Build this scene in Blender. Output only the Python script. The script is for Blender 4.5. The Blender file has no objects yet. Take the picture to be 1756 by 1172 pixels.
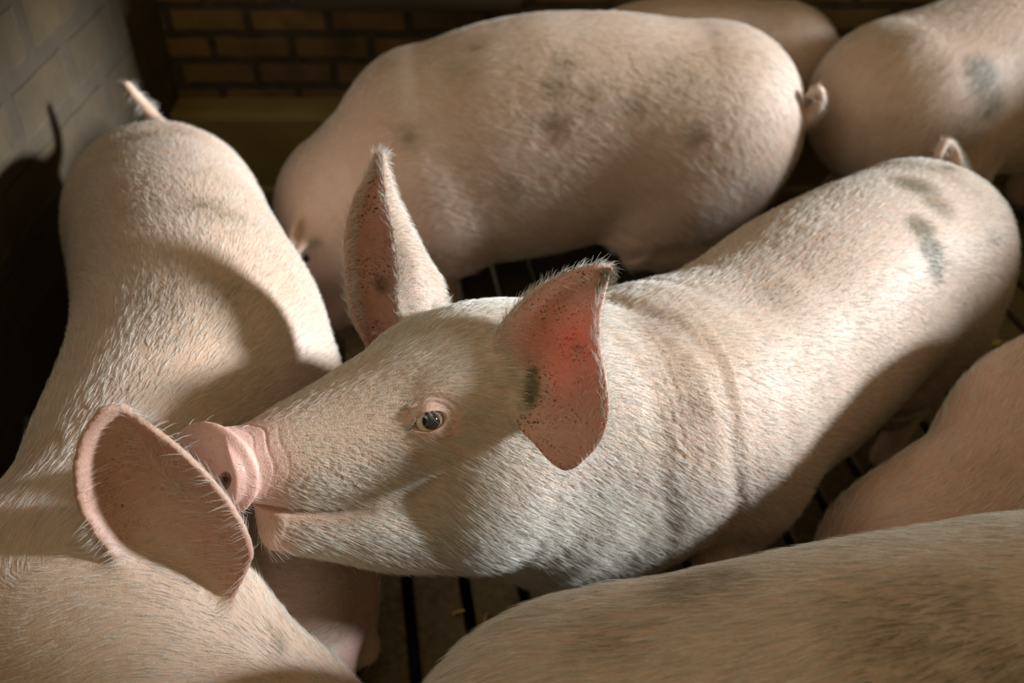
import bpy, math, random, time
import numpy as np
from mathutils import Vector, Matrix
from mathutils.bvhtree import BVHTree

# ------------------------------------------------------------------ camera, world, sun, exposure
SC = bpy.context.scene
COL = SC.collection
CAMH, TILT, FPX = 1.38, math.radians(38.0), 1640.0
CAM = np.array([0.0, 0.0, CAMH])
cd = bpy.data.cameras.new('camera'); cam = bpy.data.objects.new('camera', cd); COL.objects.link(cam)
cam.location = (0, 0, CAMH); cam.rotation_euler = (math.pi/2 - TILT, 0, 0)
cd.sensor_width = 36.0; cd.lens = FPX/1756*36.0
cd.dof.use_dof = True; cd.dof.focus_distance = 1.10; cd.dof.aperture_fstop = 3.0
cd.clip_start = 0.05
SC.camera = cam
SC.view_settings.view_transform = 'Standard'; SC.view_settings.look = 'None'
SC.view_settings.gamma = 1.0; SC.view_settings.use_curve_mapping = False
SC.view_settings.exposure = 0.0
W = bpy.data.worlds.new('barn_air'); SC.world = W; W.use_nodes = True
W.node_tree.nodes['Background'].inputs[0].default_value = (1.0, 0.77, 0.41, 1)
W.node_tree.nodes['Background'].inputs[1].default_value = 0.34
SUN_DIR = np.array([0.94, 0.045, 0.265]); SUN_DIR /= np.linalg.norm(SUN_DIR)   # towards the sun
sd = bpy.data.lights.new('daylight', 'SUN'); sd.energy = 8.6; sd.angle = math.radians(7); sd.color = (0.88, 0.95, 1.0)
so = bpy.data.objects.new('daylight', sd); COL.objects.link(so)
so.rotation_euler = Vector(SUN_DIR).to_track_quat('Z', 'Y').to_euler(); so.location = (4, .5, 3)

FAST = 1.0          # grid coarseness factor
HAIR = 1.0          # hair amount factor
rng = np.random.default_rng(7); random.seed(7)
CF = np.array([0, math.cos(TILT), -math.sin(TILT)]); CR = np.array([1.0, 0, 0]); CU = np.array([0, math.sin(TILT), math.cos(TILT)])

def ray(px, py):
    return CF + CR*((px-878)/FPX) + CU*((586-py)/FPX)
def P(px, py, t):                   # point seen at a pixel of the 1756x1172 photo, t metres along the view axis
    return CAM + ray(px, py)*t
def PZ(px, py, z):
    r = ray(px, py); return CAM + r*((z-CAMH)/r[2])
def V(*a): return np.array(a, float)
def unit(v):
    v = np.asarray(v, float); return v/np.maximum(np.linalg.norm(v, axis=-1, keepdims=True), 1e-9)

# ------------------------------------------------------------------ tags and mesh helpers
def tag(o, label=None, cat=None, group=None, kind=None):
    if label: o['label'] = label
    if cat: o['category'] = cat
    if group: o['group'] = group
    if kind: o['kind'] = kind
    return o
def mesh_obj(name, verts, faces, mat, parent=None, smooth=True):
    me = bpy.data.meshes.new(name)
    verts = np.asarray(verts, np.float32)
    if isinstance(faces, np.ndarray):
        n = len(faces); k = faces.shape[1]
        me.vertices.add(len(verts)); me.vertices.foreach_set('co', verts.ravel())
        me.loops.add(n*k); me.loops.foreach_set('vertex_index', faces.ravel().astype(np.int32))
        me.polygons.add(n); me.polygons.foreach_set('loop_start', np.arange(n, dtype=np.int32)*k)
        me.update(calc_edges=True)
    else:
        me.from_pydata([tuple(v) for v in verts], [], faces)
    me.polygons.foreach_set('use_smooth', [smooth]*len(me.polygons))
    if mat: me.materials.append(mat)
    o = bpy.data.objects.new(name, me); COL.objects.link(o)
    if parent: o.parent = parent; o.matrix_parent_inverse = Matrix.Translation(-Vector(parent.location))
    return o
def box_geo(c, s, rot=None):
    v = np.array([[x, y, z] for x in (-.5, .5) for y in (-.5, .5) for z in (-.5, .5)])*np.array(s)
    if rot is not None: v = v@np.array(rot).T
    f = [(0,1,3,2),(4,6,7,5),(0,4,5,1),(2,3,7,6),(0,2,6,4),(1,5,7,3)]
    return v+np.array(c), f
def join_geo(parts):
    vs, fs, n = [], [], 0
    for v, f in parts:
        vs.append(np.asarray(v)); fs += [tuple(i+n for i in q) for q in f]; n += len(v)
    return np.concatenate(vs), fs

# ------------------------------------------------------------------ distance-field modelling
def catmull(pts, m):
    pts = np.asarray(pts, float); n = len(pts)
    e = np.vstack([2*pts[0]-pts[1], pts, 2*pts[-1]-pts[-2]])
    out = []
    for x in np.linspace(0, n-1, m):
        i = min(int(x), n-2); f = x-i
        a, b, c, d = e[i], e[i+1], e[i+2], e[i+3]
        out.append(.5*((2*b)+(-a+c)*f+(2*a-5*b+4*c-d)*f*f+(-a+3*b-3*c+d)*f**3))
    return np.array(out)

class Sweep:
    """rows: x y z a(half width) bu(half height up) bd(half height down); ends capped by ellipsoids of depth cap"""
    def __init__(s, rows, up=(0,0,1), m=None, n=2.0, cap=None):
        rows = np.array([list(r)+[r[3]]*(6-len(r)) if len(r) < 6 else list(r) for r in rows], float)
        m = m or 7*(len(rows)-1)+1
        r = catmull(rows, m); r[:, 3:] = np.maximum(r[:, 3:], 1e-3)
        s.c = r[:, :3]; s.R = r[:, 3:]; s.n = n
        s.T = unit(np.gradient(s.c, axis=0))
        up = np.asarray(up, float)
        s.S = unit(np.cross(s.T, np.broadcast_to(up, s.T.shape))); s.U = np.cross(s.S, s.T)
        s.cap = cap or (min(r[0, 3], r[0, 4]), min(r[-1, 3], r[-1, 4]))
        rr = s.R.max(axis=1)+max(s.cap)*.5
        s.lo = (s.c-rr[:, None]).min(0)-max(s.cap); s.hi = (s.c+rr[:, None]).max(0)+max(s.cap)
    def __call__(s, p):
        c = s.c.astype(np.float32); p = p.astype(np.float32)
        out = np.empty(len(p), np.float32)
        for k in range(0, len(p), 200000):
            q = p[k:k+200000]
            d2 = (q**2).sum(1)[:, None]-2*q@c.T+(c**2).sum(1)[None]
            i = d2.argmin(1)
            w = ((q-c[i])*s.T[i]).sum(1)
            j = np.clip(i+np.where(w > 0, 1, -1), 0, len(c)-1)
            seg = np.linalg.norm(c[j]-c[i], axis=1)
            f = np.where(j != i, np.clip(np.abs(w)/np.maximum(seg, 1e-6), 0, 1), 0)[:, None]
            ce = c[i]*(1-f)+c[j]*f; R = s.R[i]*(1-f)+s.R[j]*f
            S = s.S[i]*(1-f)+s.S[j]*f; U = s.U[i]*(1-f)+s.U[j]*f; T = s.T[i]*(1-f)+s.T[j]*f
            d = q-ce
            x = (d*S).sum(1); y = (d*U).sum(1); z = (d*T).sum(1)
            b = np.where(y > 0, R[:, 1], R[:, 2])
            cp = np.where(i < len(c)/2, s.cap[0], s.cap[1])
            r = np.sqrt(x*x+y*y+z*z)+1e-9
            n = s.n
            Q = (np.abs(x/R[:, 0])**n+np.abs(y/b)**n+np.abs(z/cp)**n)**(1/n)+1e-9
            out[k:k+200000] = r*(1-1/Q)
        return out
class Ell:
    def __init__(s, c, r, ax=None):
        s.c = np.asarray(c, float); s.r = np.asarray(r, float); s.M = np.eye(3) if ax is None else np.array([unit(a) for a in ax])
        m = s.r.max(); s.lo = s.c-m; s.hi = s.c+m
    def __call__(s, p):
        d = (p-s.c)@s.M.T; r = np.sqrt((d*d).sum(1))+1e-9
        return r*(1-1/(np.sqrt(((d/s.r)**2).sum(1))+1e-9))
class Sheet:
    """thin curved sheet (an ear) through a grid of control points"""
    def __init__(s, grid, th, res=(40, 28)):
        g = np.array(grid, float)
        g = np.array([catmull(r, res[1]) for r in g])
        g = np.array([catmull(g[:, j], res[0]) for j in range(g.shape[1])]).transpose(1, 0, 2)
        s.g = g; n, m = g.shape[:2]
        v = g.reshape(-1, 3); f = [(i*m+j, i*m+j+1, (i+1)*m+j+1, (i+1)*m+j) for i in range(n-1) for j in range(m-1)]
        s.v = v; s.b = BVHTree.FromPolygons([tuple(x) for x in v], f); s.th = th
        s.lo = v.min(0)-.01; s.hi = v.max(0)+.01; s.m = m
    def near(s, p):
        D = np.empty(len(p)); I = np.empty(len(p), int); sg = np.empty(len(p)); fn = s.b.find_nearest
        for k, q in enumerate(p.tolist()):
            co, no, idx, d = fn(q)
            D[k] = d; I[k] = idx; sg[k] = (q[0]-co[0])*no[0]+(q[1]-co[1])*no[1]+(q[2]-co[2])*no[2]
        return D, I, sg
    def __call__(s, p):
        return s.near(p)[0]-s.th

class Field:
    def __init__(s): s.ops = []; s.memo = None
    def add(s, f, k=.02): s.ops.append(('u', f, k)); return s
    def sub(s, f, k=.004): s.ops.append(('s', f, k)); return s
    def warp(s, fn, c, r): s.ops.append(('w', fn, (np.asarray(c, float), r))); return s
    def __call__(s, p):
        out = np.full(len(p), .5, np.float64)
        for kind, f, k in s.ops:
            if kind == 'w':
                c, r = k; m = ((p-c)**2).sum(1) < r*r
                if m.any(): out[m] += f(p[m], out[m])
                continue
            pad = k+.09
            m = ((p > f.lo-pad) & (p < f.hi+pad)).all(1)
            if not m.any(): continue
            if isinstance(f, Sheet): m &= (out > -.03)
            if not m.any(): continue
            d = f(p[m]).astype(float); a = out[m]
            if kind == 'u':
                h = np.clip(.5+.5*(a-d)/k, 0, 1); out[m] = a*(1-h)+d*h-k*h*(1-h)
            else:
                d = -d; h = np.clip(.5-.5*(a-d)/k, 0, 1); out[m] = a*(1-h)+d*h+k*h*(1-h)
        return out
    def grad(s, p, e=.0008):
        g = np.stack([s(p+np.eye(3)[i]*e)-s(p-np.eye(3)[i]*e) for i in range(3)], 1)
        return g/(2*e)
    def hit(s, px, py, t0=.6, t1=3.5):
        r = ray(px, py); t = np.arange(t0, t1, .004)
        d = s(CAM+r[None]*t[:, None]); i = np.argmax(d < 0)
        if d[i] >= 0: return None
        a, b = t[i-1], t[i]
        for _ in range(12):
            m = (a+b)/2
            if s((CAM+r*m)[None])[0] < 0: b = m
            else: a = m
        return CAM+r*b

def surface(field, h, lo, hi, s=4):
    lo = np.asarray(lo, float); hi = np.asarray(hi, float)
    nc = np.ceil((hi-lo)/(h*s)).astype(int)+1
    cg = np.stack(np.meshgrid(*[lo[i]+np.arange(nc[i])*h*s for i in range(3)], indexing='ij'), -1)
    cv = field(cg.reshape(-1, 3)).reshape(nc)
    A = np.abs(cv); S = cv < 0
    def corners(a, f):
        o = None
        for i in (0, 1):
            for j in (0, 1):
                for k in (0, 1):
                    b = a[i:nc[0]-1+i, j:nc[1]-1+j, k:nc[2]-1+k]
                    o = b if o is None else f(o, b)
        return o
    act = (corners(A, np.minimum) < 2.1*s*h)
    # a cell's points include its far faces, so widen by one cell
    ac = np.zeros(nc, bool); ac[:-1, :-1, :-1] = act
    for ax in range(3):
        ac |= np.roll(ac, 1, ax)
    full = np.repeat(np.repeat(np.repeat(cv.astype(np.float32), s, 0), s, 1), s, 2)
    ci = np.argwhere(ac)*s
    off = np.stack(np.meshgrid(*[np.arange(s)]*3, indexing='ij'), -1).reshape(-1, 3)
    fi = (ci[:, None]+off[None]).reshape(-1, 3)
    full[fi[:, 0], fi[:, 1], fi[:, 2]] = field(lo+fi*h)
    ins = full < 0
    nx, ny, nz = full.shape
    cnt = np.zeros((nx-1, ny-1, nz-1), np.int8)
    for i in (0, 1):
        for j in (0, 1):
            for k in (0, 1):
                cnt += ins[i:nx-1+i, j:ny-1+j, k:nz-1+k]
    cells = np.argwhere((cnt > 0) & (cnt < 8)); del cnt
    idx = np.full((nx-1, ny-1, nz-1), -1, np.int32); idx[cells[:, 0], cells[:, 1], cells[:, 2]] = np.arange(len(cells))
    acc = np.zeros((len(cells), 3)); num = np.zeros(len(cells))
    C8 = [(i, j, k) for i in (0, 1) for j in (0, 1) for k in (0, 1)]
    for a in C8:
        for ax in range(3):
            if a[ax]: continue
            b = list(a); b[ax] = 1
            va = full[cells[:, 0]+a[0], cells[:, 1]+a[1], cells[:, 2]+a[2]]; vb = full[cells[:, 0]+b[0], cells[:, 1]+b[1], cells[:, 2]+b[2]]
            m = (va < 0) != (vb < 0)
            t = np.where(m, va/np.where(m, va-vb, 1), 0)
            pos = np.tile(np.array(a, float), (len(cells), 1)); pos[:, ax] += t
            acc[m] += pos[m]; num[m] += 1
    vert = lo+(cells+acc/num[:, None])*h
    quads = []
    for ax in range(3):
        sl0 = [slice(1, -1)]*3; sl1 = [slice(1, -1)]*3
        sl0[ax] = slice(0, -1); sl1[ax] = slice(1, None)
        a = ins[tuple(sl0)]; b = ins[tuple(sl1)]
        e = np.argwhere(a != b); flip = a[e[:, 0], e[:, 1], e[:, 2]]
        o = np.ones(3, int); o[ax] = 0; e = e+o
        u, w = (ax+1) % 3, (ax+2) % 3
        q = []
        for du, dw in ((0, 0), (-1, 0), (-1, -1), (0, -1)):
            c = e.copy(); c[:, u] += du; c[:, w] += dw; q.append(idx[c[:, 0], c[:, 1], c[:, 2]])
        q = np.stack(q, 1)
        q[~flip] = q[~flip][:, ::-1]
        quads.append(q)
    q = np.concatenate(quads); q = q[(q >= 0).all(1)]
    return vert, q

def newton(field, v, it=2, lim=.004):
    for _ in range(it):
        d = field(v); g = field.grad(v); n2 = np.maximum((g*g).sum(1), .15)
        st = -(d/n2)[:, None]*g
        l = np.linalg.norm(st, axis=1, keepdims=True); v = v+st*np.minimum(1, lim/np.maximum(l, 1e-9))
    return v

def refine(v, q, mask):
    """split the quads whose corners are all in mask in four; neighbours become fans (kept watertight)"""
    sel = mask[q].all(1)
    if not sel.any(): return v, [tuple(x) for x in q]
    S = q[sel]
    e = np.sort(np.stack([S, np.roll(S, -1, 1)], -1).reshape(-1, 2), 1)
    ue, inv = np.unique(e, axis=0, return_inverse=True); inv = inv.reshape(-1, 4)
    n0 = len(v); mid = (v[ue[:, 0]]+v[ue[:, 1]])/2; n1 = n0+len(mid); cen = v[S].mean(1)
    v2 = np.vstack([v, mid, cen])
    ci = n1+np.arange(len(S)); mi = n0+inv
    new = np.concatenate([np.stack([S[:, k], mi[:, k], ci, mi[:, (k-1) % 4]], 1) for k in range(4)])
    key = {(a, b): n0+i for i, (a, b) in enumerate(ue.tolist())}
    # border quads
    used = np.zeros(len(v), bool); used[ue.ravel()] = True
    rest = q[~sel]; touch = used[rest].sum(1) >= 2
    ng = []
    plain = [rest[~touch]]
    keep = []
    for f in rest[touch].tolist():
        o = []; c = 0
        for k in range(4):
            a, b = f[k], f[(k+1) % 4]; o.append(a)
            m = key.get((a, b) if a < b else (b, a))
            if m is not None: o.append(m); c += 1
        if c: ng.append(tuple(o))
        else: keep.append(f)
    if keep: plain.append(np.array(keep))
    return v2, np.concatenate([new]+plain), ng

# ------------------------------------------------------------------ materials
def newmat(name):
    m = bpy.data.materials.new(name); m.use_nodes = True
    nt = m.node_tree; b = nt.nodes['Principled BSDF']
    return m, nt, b
def N(nt, typ, **kw):
    n = nt.nodes.new(typ)
    for k, v in kw.items():
        if k.startswith('i_'):
            key = k[2:]; key = int(key) if key.isdigit() else key.replace('_', ' ')
            n.inputs[key].default_value = v
        else: setattr(n, k, v)
    return n
def mixc(nt, fac, a, b, mode='MIX'):
    n = nt.nodes.new('ShaderNodeMix'); n.data_type = 'RGBA'; n.blend_type = mode
    for s, x in ((n.inputs[0], fac), (n.inputs[6], a), (n.inputs[7], b)):
        if hasattr(x, 'is_linked'): nt.links.new(x, s)
        else: s.default_value = x if not isinstance(x, tuple) or len(x) == 4 else (*x, 1)
    return n.outputs[2]
def ramp(nt, src, stops):
    n = nt.nodes.new('ShaderNodeValToRGB'); e = n.color_ramp.elements
    e[0].position, e[0].color = stops[0][0], (*stops[0][1], 1) if isinstance(stops[0][1], tuple) else (stops[0][1],)*3+(1,)
    e[1].position, e[1].color = stops[-1][0], (*stops[-1][1], 1) if isinstance(stops[-1][1], tuple) else (stops[-1][1],)*3+(1,)
    for p, c in stops[1:-1]:
        x = e.new(p); x.color = (*c, 1) if isinstance(c, tuple) else (c, c, c, 1)
    nt.links.new(src, n.inputs[0]); return n.outputs[0]
def math_n(nt, op, a, b=None):
    n = nt.nodes.new('ShaderNodeMath'); n.operation = op
    for i, x in enumerate((a, b)):
        if x is None: continue
        if hasattr(x, 'is_linked'): nt.links.new(x, n.inputs[i])
        else: n.inputs[i].default_value = x
    return n.outputs[0]

def skin_mat(name, base, sat=1.0):
    m, nt, b = newmat(name); L = nt.links.new
    tc = N(nt, 'ShaderNodeTexCoord')
    pink = N(nt, 'ShaderNodeAttribute', attribute_name='pink'); dirt_shade = N(nt, 'ShaderNodeAttribute', attribute_name='dirt_shade')
    ear = N(nt, 'ShaderNodeAttribute', attribute_name='ear'); spot = N(nt, 'ShaderNodeAttribute', attribute_name='spot')
    n1 = N(nt, 'ShaderNodeTexNoise', i_Scale=9.0, i_Detail=4.0); L(tc.outputs['Object'], n1.inputs['Vector'])
    n2 = N(nt, 'ShaderNodeTexNoise', i_Scale=160.0, i_Detail=3.0); L(tc.outputs['Object'], n2.inputs['Vector'])
    n3 = N(nt, 'ShaderNodeTexNoise', i_Scale=60.0, i_Detail=5.0, i_Roughness=.7); L(tc.outputs['Object'], n3.inputs['Vector'])
    c = mixc(nt, ramp(nt, n1.outputs['Fac'], [(.3, 0.0), (.75, 1.0)]), base, (base[0]*.88, base[1]*.80, base[2]*.70))
    c = mixc(nt, pink.outputs['Fac'], c, (.66, .41, .35))
    c = mixc(nt, ear.outputs['Fac'], c, mixc(nt, ramp(nt, n1.outputs['Fac'], [(.35, 0.0), (.65, 1.0)]), (.72, .45, .37), (.60, .32, .26)))
    c = mixc(nt, ramp(nt, n2.outputs['Fac'], [(.58, 0.0), (.70, .35)]), c, (.30, .18, .10))
    # grime, plus shade painted into ear canal and nostril: patches broken by noise, and crusty specks
    f = math_n(nt, 'MULTIPLY', dirt_shade.outputs['Fac'], ramp(nt, n3.outputs['Fac'], [(.34, .4), (.60, 1.0)]))
    c = mixc(nt, f, c, (.17, .13, .07))
    n4 = N(nt, 'ShaderNodeTexNoise', i_Scale=330.0, i_Detail=2.0); L(tc.outputs['Object'], n4.inputs['Vector'])
    n5 = N(nt, 'ShaderNodeTexNoise', i_Scale=28.0, i_Detail=2.0); L(tc.outputs['Object'], n5.inputs['Vector'])
    g = math_n(nt, 'MULTIPLY', math_n(nt, 'MULTIPLY', spot.outputs['Fac'], ramp(nt, n5.outputs['Fac'], [(.40, .0), (.60, 1.5)])), ramp(nt, n4.outputs['Fac'], [(.575, 0.0), (.62, 1.0)]))
    c = mixc(nt, g, c, (.035, .02, .012))
    L(c, b.inputs['Base Color'])
    b.inputs['Roughness'].default_value = .52
    wet = N(nt, 'ShaderNodeAttribute', attribute_name='wet')
    L(math_n(nt, 'SUBTRACT', .55, math_n(nt, 'MULTIPLY', wet.outputs['Fac'], .33)), b.inputs['Roughness'])
    b.inputs['Subsurface Weight'].default_value = .45
    b.inputs['Subsurface Radius'].default_value = (1.0, .35, .2)
    b.inputs['Subsurface Scale'].default_value = .006
    vor = N(nt, 'ShaderNodeTexVoronoi', i_Scale=330.0, feature='DISTANCE_TO_EDGE'); L(tc.outputs['Object'], vor.inputs['Vector'])
    bp = N(nt, 'ShaderNodeBump', i_Strength=.35, i_Distance=.0015)
    L(math_n(nt, 'ADD', vor.outputs['Distance'], n2.outputs['Fac']), bp.inputs['Height'])
    bp2 = N(nt, 'ShaderNodeBump', i_Strength=.12, i_Distance=.008)
    L(n3.outputs['Fac'], bp2.inputs['Height']); L(bp.outputs['Normal'], bp2.inputs['Normal'])
    L(bp2.outputs['Normal'], b.inputs['Normal'])
    # light that comes through the thin ear leaves
    tr = N(nt, 'ShaderNodeBsdfTranslucent'); tr.inputs['Color'].default_value = (.95, .22, .15, 1)
    mx = N(nt, 'ShaderNodeMixShader'); thin = N(nt, 'ShaderNodeAttribute', attribute_name='thin')
    L(math_n(nt, 'MULTIPLY', thin.outputs['Fac'], .38), mx.inputs[0])
    L(b.outputs[0], mx.inputs[1]); L(tr.outputs[0], mx.inputs[2])
    L(mx.outputs[0], nt.nodes['Material Output'].inputs['Surface'])
    return m
def hair_mat(name, col, dark=(.20, .14, .07)):
    m, nt, b = newmat(name); L = nt.links.new
    a = N(nt, 'ShaderNodeAttribute', attribute_name='tone')
    c = ramp(nt, a.outputs['Fac'], [(0.0, dark), (.5, tuple(x*.72 for x in col)), (1.0, col)])
    L(c, b.inputs['Base Color']); b.inputs['Roughness'].default_value = .38
    b.inputs['Specular IOR Level'].default_value = .6
    tr = N(nt, 'ShaderNodeBsdfTranslucent'); L(c, tr.inputs['Color'])
    mx = N(nt, 'ShaderNodeMixShader', i_0=.3); L(b.outputs[0], mx.inputs[1]); L(tr.outputs[0], mx.inputs[2])
    L(mx.outputs[0], nt.nodes['Material Output'].inputs['Surface'])
    return m
def plain_mat(name, col, rough=.6, metal=0.0):
    m, nt, b = newmat(name); b.inputs['Base Color'].default_value = (*col, 1); b.inputs['Roughness'].default_value = rough
    b.inputs['Metallic'].default_value = metal; return m

# ------------------------------------------------------------------ pig body
def pig_body(fd, hip, sho, s=1.0, wide=1.0, deep=1.0, legs=None, tail=None, chest=None):
    """hip, sho: centres of rump and shoulder sections (world). Returns helper dict; adds trunk and legs to the field"""
    hip = np.asarray(hip, float); sho = np.asarray(sho, float)
    ax = sho-hip; Lb = np.linalg.norm(ax); f = ax/Lb; fh = unit(V(f[0], f[1], 0)); l = V(-fh[1], fh[0], 0); z = V(0, 0, 1)
    prof = [(-.05, .0, .163, .160, .163), (-.03, .0, .165, .162, .164), (0, 0, .167, .166, .165), (.28, .008, .165, .184, .180), (.55, .0, .173, .200, .200),
            (.82, -.010, .166, .190, .195), (1.0, -.018, .152, .172, .18)]
    pr = np.array(prof); pd = np.where(pr[:, 0] >= 0, pr[:, 0]*Lb, pr[:, 0]*.75*s); ds = np.linspace(pd[0], pd[-1], 93)
    kern = np.exp(-.5*(np.arange(-16, 17)/7.0)**2); kern /= kern.sum()
    cols = [np.convolve(np.pad(np.interp(ds, pd, pr[:, k]), 16, mode='edge'), kern, 'valid') for k in range(1, 5)]
    rows = [(*(hip+f*d+z*dz*s), a*s*wide, bu*s*deep, bd*s*deep) for d, dz, a, bu, bd in zip(ds, *cols)]
    fd.add(Sweep(rows, n=2.15, m=93, cap=(.185*s, .15*s)), .03*s)
    info = dict(f=fh, l=l, hip=hip, sho=sho, feet=[])
    for sd in (1, -1):
        fd.add(Ell(hip+l*sd*.085*s*wide-fh*.01*s-z*.05*s, (.135*s, .082*s*wide, .165*s), (fh, l, z)), .05*s)
        fd.add(Ell(sho+l*sd*.100*s*wide-fh*.01*s-z*.06*s, (.095*s, .068*s*wide, .150*s), (unit(fh-z*.15), l, unit(z+fh*.15))), .025*s)
    for key in ('hl', 'hr', 'fl', 'fr'):
        sd = 1 if key[1] == 'l' else -1
        base = hip if key[0] == 'h' else sho
        foot = legs.get(key) if legs else None
        g = base+l*sd*.10*s*wide; g[2] = 0
        if foot is None: foot = g+(fh*(-.02 if key[0] == 'h' else .0))*s
        foot = V(foot[0], foot[1], 0)
        if key[0] == 'h':
            a = base+l*sd*.095*s*wide-z*.09*s-fh*.01*s; k_ = a*.45+foot*.55+fh*.075*s; k_[2] = base[2]*.55
            hk = foot-fh*.055*s; hk[2] = .155*s; ft = foot-fh*.012*s; ft[2] = .06*s; fe = foot+z*.030*s+fh*.01*s
            rows = [(*a, .085*s, .085*s, .085*s), (*k_, .062*s, .07*s, .07*s), (*hk, .031*s, .034*s, .034*s), (*ft, .026*s, .026*s, .026*s), (*fe, .026*s, .026*s, .026*s)]
        else:
            a = base+l*sd*.095*s*wide-z*.10*s; k_ = a*.55+foot*.45-fh*.02*s; k_[2] = base[2]*.58
            hk = foot+fh*.01*s; hk[2] = .16*s; ft = foot-fh*.005*s; ft[2] = .06*s; fe = foot+z*.030*s+fh*.012*s
            rows = [(*a, .075*s, .08*s, .08*s), (*k_, .052*s, .056*s, .056*s), (*hk, .035*s, .035*s, .035*s), (*ft, .028*s, .028*s, .028*s), (*fe, .028*s, .028*s, .028*s)]
        fd.add(Sweep(rows, up=fh, m=22), .035*s)
        info['feet'].append((foot, key))
    # belly line
    if tail is not None:
        fd.add(Sweep([(*p, r, r, r) for p, r in tail], up=(.3, .2, 1), m=5*len(tail)), .02)
    return info

def head_field(fd, O, f, u, s=1.0, ears=True, jaw=True, neck=None):
    """snout, skull and jaw in a head frame: O eye-level centre of the skull, f towards the snout, u up"""
    f = unit(f); l = unit(np.cross(u, f)); u = np.cross(f, l)
    def H(a, b, c): return O+(f*a+l*b+u*c)*s
    rows = [(.232, -.026, .042, .040, .038), (.205, -.026, .041, .038, .040), (.165, -.022, .055, .045, .056), (.12, -.014, .067, .052, .072), (.07, -.004, .079, .062, .082),
            (.02, .004, .089, .077, .09), (-.04, .008, .098, .094, .09), (-.10, .0, .102, .098, .10), (-.16, -.02, .10, .10, .11)]
    fd.add(Sweep([(*H(a, 0, c), w*s, bu*s, bd*s) for a, c, w, bu, bd in rows], up=u, m=60, cap=(.006*s, .10*s)), .02*s)
    jw = [(.182, -.090, .034, .018, .046), (.14, -.096, .048, .026, .056), (.07, -.105, .070, .045, .080), (0, -.118, .088, .06, .086), (-.08, -.13, .102, .08, .085), (-.16, -.14, .115, .10, .10)]
    fd.add(Sweep([(*H(a, 0, c), w*s, bu*s, bd*s) for a, c, w, bu, bd in jw], up=u, m=44), .042*s)
    for sd in (1, -1):
        fd.add(Ell(H(-.055, sd*.068, -.075), (.075*s, .045*s, .065*s), (f, l, u)), .04*s)     # cheek
        fd.add(Ell(H(-.005, sd*.058, .042), (.045*s, .022*s, .022*s), (f, l, u)), .03*s)      # brow
    return dict(H=H, f=f, l=l, u=u, s=s)

def snout_disc(fd, hd, tilt=0.0, yaw=0.0, R=.047):
    H, f, l, u, s = hd['H'], hd['f'], hd['l'], hd['u'], hd['s']
    n = unit(f+u*tilt+l*yaw); l = unit(l-n*np.dot(l, n)); up2 = unit(np.cross(n, l)); c = H(.243, 0, -.026)
    fd.add(Ell(c, (.011*s, R*s, R*.96*s), (n, l, up2)), .007*s)
    fd.sub(Ell(c+n*.018*s, (.011*s, R*.74*s, R*.74*s), (n, l, up2)), .006*s)
    for sd in (1, -1):
        fd.sub(Ell(c+l*sd*.019*s+n*.004*s-up2*.001*s, (.02*s, .0075*s, .0125*s), (n, unit(l-up2*.35*sd), up2)), .006*s)
    hd['disc'] = c; hd['dn'] = n; hd['dup'] = up2

def leaf(rows, depthwise=True):
    """ear leaf: rows of (px, py, t) control points"""
    return [[P(*c) for c in r] for r in rows]

# ------------------------------------------------------------------ finishing a pig: mesh, attributes, hair
def blob(v, c, r, soft=.5):
    d = np.linalg.norm((v-np.asarray(c))/np.asarray(r), axis=1)
    return np.clip((1-d)/soft, 0, 1)

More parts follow.
